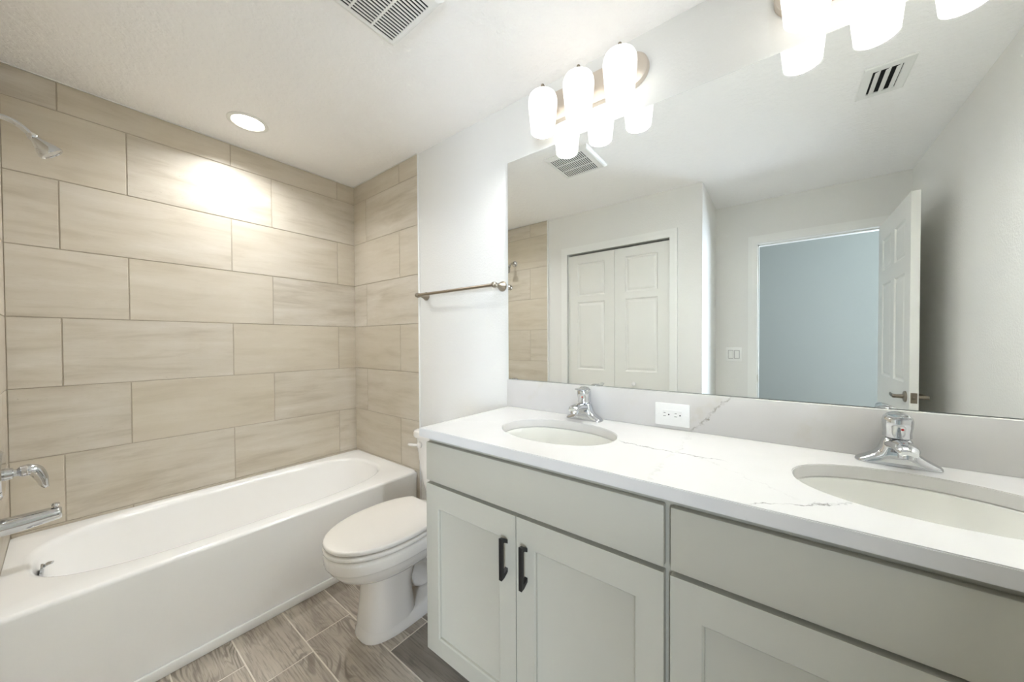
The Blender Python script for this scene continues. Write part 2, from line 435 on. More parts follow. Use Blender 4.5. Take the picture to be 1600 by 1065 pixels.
# ------------------------------------------------------------------ bathtub
TZ = .4258; TX = .752; TY0, TY1 = Y_SH+.0006, -.0116
root = thing('bathtub', 'white alcove bathtub with flat apron below the beige tile', 'bathtub', (TX/2, -.75, 0))
ocx, ocy, oa, ob = TX/2+.001, (TY0+TY1)/2, (TX-.002)/2, (TY1-TY0)/2
angs = sorted([2*math.pi*i/144 for i in range(144)] + [s1*math.atan2(ob, oa)+k_ for s1, k_ in ((1, 0), (-1, 2*math.pi), (1, math.pi), (-1, math.pi))])
loops = []
for dz, ins in ((TZ-.022, .022), (.40, .014), (.0, .0),):
    pass
loops.append(se_loop(ocx, ocy, oa-.004, ob-.001, None, .005, angs))
loops.append(se_loop(ocx, ocy, oa-.002, ob-.001, None, TZ-.05, angs))
for t in range(6):
    a = t/5*math.pi/2; rr = .016
    loops.append(se_loop(ocx, ocy, oa-rr*(1-math.cos(a)), ob-.0005, None, TZ-rr*(1-math.sin(a)), angs))
# basin: inner edge, rolled lip, sloping walls, floor
bx0, bx1, by0, by1 = .048, .668, -1.445, -.098
def basin(d, z, n, e0=0, e1=0):
    x0, x1, y0, y1 = bx0+d, bx1-d, by0+d+e0, by1-d-e1
    return se_loop((x0+x1)/2, (y0+y1)/2, (x1-x0)/2, (y1-y0)/2, n, z, angs)
NS = 3.0
loops.append(basin(-.012, TZ, NS)); loops.append(basin(-.004, TZ-.0015, NS)); loops.append(basin(.004, TZ-.006, NS)); loops.append(basin(.010, TZ-.016, NS)); loops.append(basin(.014, TZ-.03, NS))
loops.append(basin(.03, TZ-.12, NS, .01, .06)); loops.append(basin(.05, TZ-.24, NS, .02, .15)); loops.append(basin(.066, .115, NS, .025, .21))
loops.append(basin(.085, .09, NS, .03, .25)); loops.append(basin(.13, .078, NS, .04, .30)); loops.append(basin(.25, .075, NS, .2, .5))
bm = B(); loft(bm, loops, cap0=False); body = mesh_obj('tub_shell', bm, 'tub', root, 45)
# overflow plate and drain
bm = B(); lathe(bm, [(0, .036), (.006, .036), (.010, .030), (.011, .0)], (.36, -1.424, .372), (0, 1, -.12), 32); ov = mesh_obj('overflow_plate', bm, 'chrome', root)
bm = B(); tube(bm, [(.36, -1.418, .385), (.36, -1.412, .397), (.363, -1.404, .404), (.368, -1.393, .406)], [.007, .010, .012, .009], flat=.45); mesh_obj('trip_lever', bm, 'chrome', ov)
bm = B(); lathe(bm, [(0, .034), (.004, .034), (.006, .026), (.003, .02), (.003, .0)], (.36, -1.10, .0755), (0, 0, 1), 32); mesh_obj('drain', bm, 'chrome', root)
bm = B(); box(bm, TX-.002, TX+.014, TY0+.02, -.02, 0, .04, .006, 2); struct('trim_4', bm, 'tub', smooth=True)

# ------------------------------------------------------------------ shower fittings
SX = .38
root = thing('shower', 'chrome shower head on a bent arm, high on the left tile wall', 'shower', (SX, Y_SH, 2.05))
bm = B(); lathe(bm, [(0, .03), (.004, .03), (.012, .018), (.014, .0)], (SX, Y_SH, 2.045), (0, 1, 0)); mesh_obj('flange', bm, 'chrome', root)
bm = B(); tube(bm, [(SX, Y_SH, 2.045), (SX, -1.47, 2.046), (SX, -1.44, 2.033), (SX, -1.41, 2.001)], .0095); mesh_obj('shower_arm', bm, 'chrome', root)
bm = B(); lathe(bm, [(-.012, .012), (-.004, .0145), (0, .0145), (.004, .012), (.010, .014), (.02, .019), (.042, .031), (.056, .035), (.062, .034), (.0625, .030), (.060, .028), (.060, 0)], (SX, -1.412, 2.003), (0, .66, -.75)); mesh_obj('head', bm, 'chrome', root)
root = thing('shower_valve', 'round chrome shower valve plate with curved lever, above the tub spout', 'shower valve', (SX, Y_SH, .775))
bm = B(); lathe(bm, [(0, .087), (.006, .087), (.012, .080), (.014, .03), (.014, .0)], (SX, Y_SH, .775), (0, 1, 0), 48); mesh_obj('valve_plate', bm, 'chrome', root)
bm = B(); lathe(bm, [(.012, .022), (.03, .02), (.032, .013), (.04, .013), (.04, .0)], (SX, Y_SH, .775), (0, 1, 0)); mesh_obj('stem', bm, 'chrome', root)
bm = B(); tube(bm, [(SX, -1.464, .775), (SX, -1.455, .776), (SX, -1.44, .778), (SX, -1.425, .77), (SX, -1.413, .742), (SX, -1.408, .718), (SX, -1.402, .702)], [.012, .020, .021, .020, .016, .012, .007], sub=5); mesh_obj('lever', bm, 'chrome', root)
root = thing('tub_spout', 'chrome tub spout with diverter knob, over the tub rim', 'spout', (SX, Y_SH, .59))
bm = B(); tube(bm, [(SX, Y_SH, .588), (SX, -1.45, .590), (SX, -1.40, .594), (SX, -1.375, .594), (SX, -1.368, .594)], [.033, .031, .027, .024, .018], seg=24, flat=.95); mesh_obj('spout_body', bm, 'chrome', root)
bm = B(); lathe(bm, [(0, .006), (.012, .006), (.012, .010), (.018, .011), (.022, .008), (.023, 0)], (SX, -1.383, .612), (0, 0, 1), 20); mesh_obj('diverter_knob', bm, 'chrome', root)

# ------------------------------------------------------------------ toilet
TC = 1.19
root = thing('toilet', 'white two-piece toilet with closed lid between tub and vanity', 'toilet', (TC, -.4, 0))
NA = 64
def egg(hw, yf, yb, z, n=2.2, nb=2.6, yc=None):
    """yf front (most negative), yb back; widest at yc"""
    if yc is None: yc = yf + (yb-yf)*.50
    out = []
    for i in range(NA):
        t = 2*math.pi*i/NA; c, s = math.cos(t), math.sin(t)
        L = (yb-yc) if s > 0 else (yc-yf); m = nb if s > 0 else n
        r = (abs(c/hw)**m+abs(s/L)**m)**(-1/m)
        out.append(Vector((TC+r*c, yc+r*s, z)))
    return out
bm = B()
loft(bm, [egg(.108, -.628, -.16, .0, 3, 5), egg(.110, -.630, -.16, .008, 3, 5), egg(.108, -.626, -.16, .02, 3, 5), egg(.103, -.618, -.165, .05, 2.8, 5), egg(.086, -.40, -.18, .065, 3, 4)], cap0=True)
# front pedestal column
loft(bm, [egg(.104, -.619, -.40, .045, 2.6, 4, -.50), egg(.098, -.610, -.41, .12, 2.6, 4, -.50), egg(.096, -.602, -.42, .19, 2.6, 4, -.50), egg(.098, -.602, -.40, .24, 2.5, 4, -.5), egg(.105, -.610, -.38, .280, 2.5, 4, -.5)])
ped = mesh_obj('pedestal', bm, 'porcelain', root, 50)
bm = B()
tube(bm, [(TC, -.46, .22), (TC, -.36, .155), (TC, -.30, .125), (TC, -.25, .16), (TC, -.22, .22), (TC, -.19, .20), (TC, -.17, .10), (TC, -.17, .03)], [.075, .068, .06, .058, .06, .062, .065, .07], seg=24)
mesh_obj('trapway', bm, 'porcelain', root, 60)
bm = B()
loft(bm, [egg(.095, -.605, -.37, .262, 2.4, 3, -.47), egg(.112, -.632, -.33, .268, 2.4, 3, -.47), egg(.140, -.680, -.28, .282, 2.3, 3, -.47), egg(.160, -.714, -.24, .304, 2.3, 3.5, -.47), egg(.172, -.735, -.22, .330, 2.3, 4, -.47), egg(.175, -.741, -.21, .346, 2.3, 4, -.47),
          egg(.176, -.742, -.205, .3475, 2.3, 4, -.47), egg(.1815, -.748, -.20, .350, 2.3, 4.5, -.47), egg(.1835, -.750, -.20, .356, 2.3, 4.5, -.47), egg(.185, -.752, -.19, .385, 2.3, 4.5, -.47), egg(.183, -.750, -.19, .396, 2.3, 4.5, -.47), egg(.176, -.742, -.195, .402, 2.3, 4.5, -.47), egg(.15, -.70, -.22, .402, 2.3, 4.5, -.47)])
box(bm, TC-.115, TC+.115, -.26, -.04, .30, .395, .02, 3)
mesh_obj('bowl', bm, 'porcelain', root, 50)
def disc(hw, yf, yb, z0, z1, r=.008, dome=0, clip=None):
    bm = B(); lps = []
    def L(d, z):
        lp = egg(hw-d, yf+d, yb-d, z, 2.1, 2.3)
        if clip is not None:
            for p in lp: p.y = min(p.y, clip-d*.5)
        return lp
    lps.append(L(r, z0))
    for t in range(5):
        a = t/4*math.pi/2; lps.append(L(r*(1-math.sin(a)), z0+r*(1-math.cos(a))))
    for t in range(5):
        a = t/4*math.pi/2; lps.append(L(r*(1-math.cos(a)), z1-r*(1-math.sin(a))))
    for t in range(1, 6): lps.append(L(r+t*.02, z1+dome*(t/5)**.7))
    loft(bm, lps); return bm
mesh_obj('seat', disc(.187, -.757, -.225, .4055, .4245, .008, 0, -.285), 'porcelain', root, 50)
mesh_obj('lid', disc(.186, -.755, -.225, .4290, .4480, .008, .004, -.275), 'porcelain', root, 50)
for s in (-1, 1):
    bm = B(); lathe(bm, [(-.02, .0), (-.02, .012), (.02, .012), (.02, .0)], (TC+s*.075, -.262, .421), (1, 0, 0), 20)
    mesh_obj('hinge', bm, 'porcelain', root)
def rrect(hx, hy, cy_, z, n=7):
    return [Vector((TC+p.x, cy_+p.y, z)) for p in se_loop(0, 0, hx, hy, n, 0, [2*math.pi*i/64 for i in range(64)])]
bm = B()
loft(bm, [rrect(.10, .06, -.105, .385, 5), rrect(.125, .075, -.107, .40, 5), rrect(.150, .082, -.108, .43, 6), rrect(.168, .087, -.109, .48, 7), rrect(.182, .091, -.110, .56, 8), rrect(.194, .094, -.110, .65, 9), rrect(.204, .096, -.110, .722, 9)])
mesh_obj('tank', bm, 'porcelain', root, 50)
bm = B()
loft(bm, [rrect(.205, .094, -.112, .722, 9), rrect(.215, .103, -.112, .725, 9), rrect(.218, .106, -.112, .735, 9), rrect(.218, .106, -.112, .752, 9), rrect(.214, .102, -.112, .760, 9), rrect(.203, .092, -.112, .764, 9), rrect(.12, .05, -.112, .766, 6)])
mesh_obj('tank_lid', bm, 'porcelain', root, 50)
bm = B(); lathe(bm, [(0, .012), (.004, .016), (.014, .016), (.018, .01), (.018, 0)], (TC-.145, -.203, .69), (0, -1, 0), 24); tube(bm, [(TC-.145, -.214, .69), (TC-.17, -.220, .688), (TC-.205, -.222, .684), (TC-.222, -.222, .683)], [.008, .0095, .0095, .008], flat=.8, up=(0, 1, 0)); mesh_obj('flush_lever', bm, 'porcelain', root)
for s in (-1, 1):
    bm = B(); lathe(bm, [(0, .014), (.008, .013), (.014, .007), (.015, 0)], (TC+s*.09, -.30, .058), (0, 0, 1), 20)
    mesh_obj('bolt_cap', bm, 'porcelain', root)

# ------------------------------------------------------------------ vanity cabinets, worktop, backsplash
CT = .920; CB = .888; VX0 = 1.504; VXM = 2.378; VYF = -.5534
def cabinet(x0, x1, label, fill=0):
    root = thing('vanity_cabinet', label, 'cabinet', ((x0+x1)/2, -.27, 0), 'vanity cabinets under the white worktop')
    yb, yf = -.004, -.513
    bm = B()
    box(bm, x0, x0+.016, yf, yb, .085, CB); box(bm, x1-.016, x1, yf, yb, .085, CB); box(bm, x0+.016, x1-.016, yf, yb, .085, .101); box(bm, x0+.016, x1-.016, yb-.006, yb, .101, CB)
    box(bm, x0, x0+.035, yf-.001, yf+.018, .085, CB); box(bm, x1-.035, x1, yf-.001, yf+.018, .085, CB)
    box(bm, x0+.035, x1-.035, yf-.001, yf+.018, CB-.03, CB); box(bm, x0+.035, x1-.035, yf-.001, yf+.018, .685, .74); box(bm, x0+.035, x1-.035, yf-.001, yf+.018, .085, .12)
    mesh_obj('carcass', bm, 'cabinet', root, smooth=False)
    bm = B(); box(bm, x0+.002, x1-.002, -.455, -.44, 0, .086); mesh_obj('toe_kick', bm, 'cabinet', root, smooth=False)
    a, b = x0+.008, x1-.006; mid = (a+b)/2; fy = -.535; by = -.515
    bm = B(); box(bm, a, b, fy, by, .7235, .8665, .003, 2); mesh_obj('drawer_front', bm, 'cabinet', root)
    for d0, d1, side in ((a, mid-.0016, 1), (mid+.0016, b, -1)):
        bm = B(); leaf(bm, d0, d1, .083, .712, fy, by, [(d0+.064, d1-.064, .083+.062, .712-.082)], [(.0045, .0040), (.0052, .0105), (.0070, .0115)])
        be = [e for e in bm.edges if all(abs(v.co.y-fy) < 1e-5 for v in e.verts) and (all(abs(v.co.x-d0) < 1e-5 for v in e.verts) or all(abs(v.co.x-d1) < 1e-5 for v in e.verts) or all(abs(v.co.z-.083) < 1e-5 for v in e.verts) or all(abs(v.co.z-.712) < 1e-5 for v in e.verts))]
        bmesh.ops.bevel(bm, geom=be, offset=.003, segments=2, affect='EDGES')
        dr = mesh_obj('door', bm, 'cabinet', root, 30)
        hx = (d1-.036) if side > 0 else (d0+.036)
        bm = B(); tk = .0055; z0, z1 = .516, .644
        # square bar with feet that slope back to the door
        prof = [(fy, z0+.014), (fy-.016, z0+.003), (fy-.030, z0), (fy-.030, z1), (fy-.016, z1-.003), (fy, z1-.014), (fy, z1-.026), (fy-.015, z1-.017), (fy-.0195, z1-.017), (fy-.0195, z0+.017), (fy-.015, z0+.017), (fy, z0+.026)]
        l0 = [Vector((hx-tk, y, z)) for y, z in prof]; l1 = [Vector((hx+tk, y, z)) for y, z in prof]
        rg = loft(bm, [l0, l1], False, False)
        n = len(prof)
        for r_ in rg:
            for q in ((0, 1, 10, 11), (1, 2, 9, 10), (2, 3, 8, 9), (3, 4, 7, 8), (4, 5, 6, 7)):
                bm.faces.new([r_[i] for i in q])
        h = mesh_obj('handle', bm, 'black', dr, smooth=False); h['label'] = 'black bar pull handle'
    return root
cabinet(VX0+.008, VXM, 'pale grey vanity cabinet beside the toilet, both doors in full view')
cabinet(VXM, 3.252, 'pale grey vanity cabinet under the right sink, cut off by the photo edge')
bm = B(); box(bm, 3.2525, XR-.001, -.515, -.50, .085, CB); struct('trim_5', bm, 'cabinet')

SK = [(1.940, -.285), (2.822, -.285)]; SA, SB = .2155, .152
def worktop():
    bm = B(); y0, y1 = VYF, -.001; x0, x1 = VX0, XR-.001
    xm = (SK[0][0]+SK[1][0])/2
    cells = [(x0, xm, *SK[0]), (xm, x1, *SK[1])]
    for zz in (CT, CB):
        for a, b, sx, sy in cells:
            ha = [math.atan2(yy-sy, xx-sx) % (2*math.pi) for xx in (a, b) for yy in (y0, y1)]
            an = sorted(set([2*math.pi*i/96 for i in range(96)]+ha))
            inn, out = [], []
            for t in an:
                c, s = math.cos(t), math.sin(t); r = (abs(c/SA)**2.15+abs(s/SB)**2.15)**(-1/2.15)
                inn.append(Vector((sx+r*c, sy+r*s, zz)))
                tx = ((b-sx) if c > 0 else (a-sx))/c if abs(c) > 1e-9 else 1e9; ty = ((y1-sy) if s > 0 else (y0-sy))/s if abs(s) > 1e-9 else 1e9
                r = min(tx, ty); out.append(Vector((sx+r*c, sy+r*s, zz)))
            vi = [bm.verts.new(p) for p in inn]; vo = [bm.verts.new(p) for p in out]
            for i in range(len(an)):
                j = (i+1) % len(an); bm.faces.new((vi[i], vi[j], vo[j], vo[i]))
    bmesh.ops.remove_doubles(bm, verts=bm.verts[:], dist=1e-5)
    # sides: bridge the boundary loops top to bottom
    be = [e for e in bm.edges if e.is_boundary and all(v.co.z > CT-.001 for v in e.verts)]
    low = {}
    for v in bm.verts:
        if v.co.z < CB+.001: low[(round(v.co.x, 5), round(v.co.y, 5))] = v
    for e in be:
        a, b = e.verts; la, lb = low.get((round(a.co.x, 5), round(a.co.y, 5))), low.get((round(b.co.x, 5), round(b.co.y, 5)))
        if la and lb: bm.faces.new((a, b, lb, la))
    sharp = [e for e in bm.edges if len(e.link_faces) == 2 and e.calc_face_angle(0) > .8]
    bmesh.ops.recalc_face_normals(bm, faces=bm.faces[:])
    sharp = [e for e in bm.edges if len(e.link_faces) == 2 and abs(e.calc_face_angle(0)) > .8 and abs(e.verts[0].co.z-e.verts[1].co.z) < 1e-5]
    bmesh.ops.bevel(bm, geom=sharp, offset=.002, segments=2, affect='EDGES')
    return bm
o = mesh_obj('worktop', worktop(), 'quartz'); tag(o, 'long white quartz worktop with grey veins and two oval sink holes', 'worktop')
bm = B(); box(bm, 1.4955, XR-.001, -.0205, -.001, CT, 1.0533, .0015, 2)
o = mesh_obj('backsplash', bm, 'quartz'); tag(o, 'low white quartz backsplash strip between worktop and mirror', 'backsplash')

def sink():
    root = thing('sink_basin', 'white oval undermount sink basin nearer the toilet, left of the outlet', 'sink', (*SK[0], .75), 'undermount sink basins')
    sx, sy = SK[0]; an = [2*math.pi*i/96 for i in range(96)]
    def L(k_, z, n=2.15, d=0): return se_loop(sx, sy, SA*k_+d, SB*k_+d, n, z, an)
    bm = B()
    loft(bm, [L(1, CB-.002, d=.03), L(1, CB-.0005, d=.03), L(1, CB-.0005, d=.003), L(1, CB-.003, d=-.002), L(.985, CB-.02), L(.955, CB-.05), L(.90, CB-.085), L(.80, CB-.115), L(.62, CB-.135), L(.40, CB-.143), L(.13, CB-.147, 2)], cap0=False)
    bw = mesh_obj('bowl', bm, 'sink', root, 60)
    bm = B(); lathe(bm, [(-.02, .018), (0.0, .03), (.003, .03), (.004, .024), (.001, .02), (.001, .017), (.006, .016), (.008, .01), (.0085, 0)], (sx, sy, CB-.1475), (0, 0, 1), 32); mesh_obj('drain', bm, 'chrome', root)
    return root
s1 = sink(); s2 = copy_tree(s1, (*SK[1], .75)); s2['label'] = 'white oval undermount sink basin at the right, cut off by the photo edge'

# ------------------------------------------------------------------ faucets
def faucet(x, label):
    y = -.062
    root = thing('faucet', label, 'faucet', (x, y, CT), 'chrome single-lever faucets')
    # winged base: half-ellipse sections along x
    bm = B(); loops = []; hp = [(0, .074), (.018, .073), (.0255, .066), (.0300, .050), (.0365, .036), (.046, .026), (.057, .0185), (.068, .0125), (.075, .008), (.0785, .003)]
    dp = [.0270, .0268, .0262, .0258, .0255, .0250, .0245, .0225, .0165, .004]
    full = [(-a, h, d) for (a, h), d in list(zip(hp, dp))[:0:-1]] + [(a, h, d) for (a, h), d in zip(hp, dp)]
    for a, h, d in full:
        lp = []
        for i in range(25):
            t = math.pi*i/24; n = 2.6
            c, s = math.cos(t), math.sin(t)
            lp.append(Vector((x+a, y+d*math.copysign(abs(c)**(2/n), c), CT+.0008+h*abs(s)**(2/n))))
        loops.append(lp)
    loft(bm, loops, close=True); mesh_obj('base', bm, 'chrome', root, 45)
    bm = B(); tube(bm, [(x, y, CT+.050), (x, y-.03, CT+.056), (x, y-.065, CT+.060), (x, y-.092, CT+.058), (x, y-.104, CT+.052)], [.0265, .026, .024, .0215, .016], seg=28, flat=.55)
    sp = mesh_obj('spout', bm, 'chrome', root, 50)
    bm = B(); lathe(bm, [(0, .0150), (.013, .0150), (.014, .011), (.014, 0)], (x, y-.088, CT+.052), (0, -.12, -1), 24); mesh_obj('aerator', bm, 'chrome', sp)
    bm = B()
    lathe(bm, [(0, .0270), (.004, .0268), (.012, .0262), (.030, .0285), (.042, .0288), (.050, .0265), (.057, .0205), (.0615, .012), (.063, 0)], (x, y, CT+.0735), (0, -.08, 1), 40)
    hd = mesh_obj('handle', bm, 'chrome', root, 50)
    bm = B(); tube(bm, [(x, y-.004, CT+.1265), (x, y-.025, CT+.1262), (x, y-.045, CT+.1275), (x, y-.062, CT+.1305), (x, y-.070, CT+.1325)], [.022, .021, .017, .013, .008], seg=20, flat=.30); mesh_obj('lever', bm, 'chrome', hd, 60)
    bm = B(); lathe(bm, [(0, .0030), (.0008, .0028), (.001, 0)], (x+.004, y-.0292, CT+.096), (0, -1, 0), 16); d = mesh_obj('temperature_dot', bm, 'red', hd); d['label'] = 'small red dot'
    return root
faucet(1.940, 'chrome single-lever faucet behind the sink nearer the toilet')
faucet(2.822, 'chrome single-lever faucet behind the sink at the right photo edge')

# ------------------------------------------------------------------ mirror
bm = B(); box(bm, 1.495, XR-.004, -.0065, -.0005, 1.0545, 2.1287, .0012, 1)
for f in bm.faces: f.material_index = 0 if f.normal.y < -.9 else 1
bmesh.ops.recalc_face_normals(bm, faces=bm.faces[:])
for f in bm.faces: f.material_index = 0 if f.normal.y < -.9 else 1
o = mesh_obj('wall_mirror', bm, ['mirror', 'edge'], smooth=False); tag(o, 'large frameless mirror over the backsplash', 'mirror')

# ------------------------------------------------------------------ outlet on the backsplash
ox, oz, oy = 2.2695, .9735, -.0205
root = thing('power_outlet', 'white double power outlet plate set sideways on the backsplash', 'outlet', (ox, oy, oz))
bm = B(); box(bm, ox-.0585, ox+.0585, oy-.006, oy, oz-.0405, oz+.0405, .0025, 2); mesh_obj('cover_plate', bm, 'plastic', root)
bm = B(); box(bm, ox-.034, ox+.034, oy-.0078, oy-.004, oz-.0168, oz+.0168, .001, 1); fc = mesh_obj('receptacle_face', bm, 'plastic', root)
for cx_ in (ox-.019, ox+.019):
    bm = B(); box(bm, cx_-.009, cx_-.002, oy-.0083, oy-.007, oz+.0048, oz+.0066); box(bm, cx_-.010, cx_-.001, oy-.0083, oy-.007, oz-.0066, oz-.0048)
    lathe(bm, [(0, .0026), (.0008, .0026), (.0008, 0)], (cx_+.009, oy-.0076, oz), (0, -1, 0), 14); mesh_obj('socket_slots', bm, 'slot', fc)
for sx_ in (-.047, .047):
    bm = B(); lathe(bm, [(0, .0032), (.001, .0026), (.0012, 0)], (ox+sx_, oy-.0058, oz), (0, -1, 0), 14); mesh_obj('screw', bm, 'plastic', root)

# ------------------------------------------------------------------ towel bar
tz, ty = 1.522, -.068
root = thing('towel_bar', 'brushed nickel towel bar on the white wall over the toilet', 'towel bar', (1.15, 0, tz))
bm = B(); tube(bm, [(.842, ty, tz), (1.0, ty, tz), (1.3, ty, tz), (1.458, ty, tz)], .0085, up=(0, 0, 1), sub=4); mesh_obj('bar', bm, 'nickel', root)
for px in (.846, 1.455):
    bm = B(); lathe(bm, [(0, .026), (.004, .0265), (.010, .024), (.022, .0165), (.036, .011), (.048, .0095), (.052, .0125), (.060, .0145), (.070, .0145), (.078, .012), (.083, .006), (.084, 0)], (px, 0, tz), (0, -1, 0), 32); mesh_obj('bracket', bm, 'nickel', root)

# ------------------------------------------------------------------ vanity lights
def vanity_light(x, label):
    root = thing('vanity_light', label, 'wall light', (x, 0, 2.29), 'three-shade vanity lights')
    pz, hx, r = 2.285, .242, .066
    bm = B(); lps = []
    for d, y in ((0, 0), (0, -.014), (.003, -.020), (.010, -.023)):
        lp = []
        for i in range(25): a = -math.pi/2+math.pi*i/24; lp.append(Vector((x+hx-r+(r-d)*math.cos(a), y, pz+(r-d)*math.sin(a))))
        for i in range(25): a = math.pi/2+math.pi*i/24; lp.append(Vector((x-hx+r+(r-d)*math.cos(a), y, pz+(r-d)*math.sin(a))))
        lps.append(lp)
    loft(bm, lps); mesh_obj('back_plate', bm, 'nickel_light', root)
    for k_ in (-1, 0, 1):
        cx_ = x+k_*.168; cy_ = -.111
        bm = B(); tube(bm, [(cx_, -.02, 2.262), (cx_, -.05, 2.266), (cx_, -.072, 2.290), (cx_, -.088, 2.316), (cx_, cy_+.004, 2.324), (cx_, cy_, 2.308)], .007, sub=5)
        lathe(bm, [(0, .016), (.004, .016), (.010, .008), (.010, 0)], (cx_, -.02, 2.262), (0, -1, 0), 20)
        ar = mesh_obj('arm', bm, 'nickel', root)
        bm = B(); lathe(bm, [(-.010, .020), (0, .022), (.010, .020), (.018, .011), (.024, .0085), (.034, .0085), (.042, .006), (.044, 0)], (cx_, cy_, 2.288), (0, 0, 1), 28); mesh_obj('socket_cap', bm, 'nickel', root)
        out = [(2.130, .0500), (2.150, .0520), (2.19, .0560), (2.23, .0598), (2.255, .0610), (2.270, .0595), (2.282, .0545), (2.290, .045), (2.294, .032), (2.2955, .020)]
        inn = [(2.2925, .020), (2.290, .031), (2.286, .043), (2.279, .0515), (2.268, .0560), (2.255, .0575), (2.23, .0562), (2.19, .0525), (2.15, .0485), (2.130, .0465)]
        bm = B(); loft(bm, [[Vector((cx_+r_*math.cos(t), cy_+r_*math.sin(t), z)) for t in [2*math.pi*i/40 for i in range(40)]] for z, r_ in out+inn+[out[0]]], False, False)
        bmesh.ops.remove_doubles(bm, verts=bm.verts[:], dist=1e-6)
        sh = mesh_obj('shade', bm, 'shade', root, 60); sh['label'] = 'white frosted glass shade'
        bm = B(); lathe(bm, [(0, 0), (.003, .015), (.012, .025), (.026, .029), (.042, .025), (.06, .015), (.085, .013), (.12, .013), (.12, 0)], (cx_, cy_, 2.165), (0, 0, 1), 24); mesh_obj('bulb', bm, 'bulb', root)
        bulb_lamp('bulb_light', cx_, cy_, 2.145, .02, VANITY_W, (.92, .965, 1.0), root)
    return root
vanity_light(1.941, 'three-shade wall light over the mirror, the one fully in view')
vanity_light(2.802, 'three-shade wall light over the right sink, only shade bottoms in view')

# ------------------------------------------------------------------ ceiling fittings
lx, ly = .318, -.745
root = thing('recessed_light', 'round recessed ceiling light over the bathtub', 'ceiling light', (lx, ly, H))
bm = B(); lathe(bm, [(0, .090), (.003, .090), (.006, .084), (.005, .072), (0.001, .070), (.001, .0)], (lx, ly, H), (0, 0, -1), 48); mesh_obj('trim_ring', bm, 'white_trim', root)
bm = B(); lathe(bm, [(.0015, .069), (.0035, .066), (.004, 0)], (lx, ly, H), (0, 0, -1), 48); mesh_obj('lens', bm, 'can', root)
down_lamp('lens_light', lx, ly, H-.0075, .13, CAN_W, (.96, .98, 1.0), root, 142)

root = thing('exhaust_fan', 'white square exhaust fan grille in the ceiling', 'exhaust fan', (1.51, -.70, H))
fx0, fx1, fy0, fy1 = 1.362, 1.662, -.855, -.55; gx0, gx1, gy0, gy1 = 1.388, 1.612, -.826, -.577
bm = B()
rings = []
for ins, dz in ((0, 0), (.0, .006), (.006, .014), (.018, .020)):
    rings.append([Vector((fx0+ins, fy0+ins, H-dz)), Vector((fx1-ins, fy0+ins, H-dz)), Vector((fx1-ins, fy1-ins, H-dz)), Vector((fx0+ins, fy1-ins, H-dz))])
for dz in (.018, .004):
    rings.append([Vector((gx0, gy0, H-dz)), Vector((gx1, gy0, H-dz)), Vector((gx1, gy1, H-dz)), Vector((gx0, gy1, H-dz))])
loft(bm, rings, False, False); mesh_obj('frame', bm, 'plastic', root, 30)
bm = B(); ns = 17; pw = (gx1-gx0)/ns
for i in range(ns+1): xx = gx0+i*pw; box(bm, xx-pw*.21, xx+pw*.21, gy0, gy1, H-.0180, H-.0150)
for j in (1, 2): yy = gy0+(gy1-gy0)*j/3; box(bm, gx0, gx1, yy-.0035, yy+.0035, H-.0178, H-.0150)
mesh_obj('grille', bm, 'plastic', root, smooth=False)
bm = B(); box(bm, gx0, gx1, gy0, gy1, H-.0035, H-.0005)
for q in ((gx0, gx0+.001, gy0, gy1), (gx1-.001, gx1, gy0, gy1), (gx0, gx1, gy0, gy0+.001), (gx0, gx1, gy1-.001, gy1)): box(bm, *q, H-.0145, H-.0035)
mesh_obj('fan_shade_lining', bm, 'dark', root, smooth=False)  # black sheet and sides paint the shade behind the grille

root = thing('air_vent', 'small white louvred air vent in the ceiling, seen in the mirror', 'air vent', (2.947, -.9, H))
vx0, vx1, vy0, vy1 = 2.866, 3.028, -1.025, -.778; wx0, wx1, wy0, wy1 = 2.899, 2.993, -.992, -.815
bm = B(); rings = []
for ins, dz in ((0, 0), (0, .003), (.004, .007)):
    rings.append([Vector((vx0+ins, vy0+ins, H-dz)), Vector((vx1-ins, vy0+ins, H-dz)), Vector((vx1-ins, vy1-ins, H-dz)), Vector((vx0+ins, vy1-ins, H-dz))])
for dz in (.007, .002): rings.append([Vector((wx0, wy0, H-dz)), Vector((wx1, wy0, H-dz)), Vector((wx1, wy1, H-dz)), Vector((wx0, wy1, H-dz))])
loft(bm, rings, False, False); mesh_obj('frame', bm, 'plastic', root, 30)
bm = B(); box(bm, wx0, wx1, wy0, wy1, H-.0018, H-.0005); mesh_obj('vent_shade_sheet', bm, 'dark', root, smooth=False)  # thin black backing, painted shade behind the louvres
for i in range(3):
    xx = wx0+.008+i*.0325
    bm = B(); lp = [[Vector((xx, y_, H-.0125)), Vector((xx+.018, y_, H-.0045)), Vector((xx+.018, y_, H-.0030)), Vector((xx-.001, y_, H-.0115))] for y_ in (wy0+.002, wy1-.002)]
    loft(bm, lp); mesh_obj('louvre', bm, 'plastic', root, smooth=False)

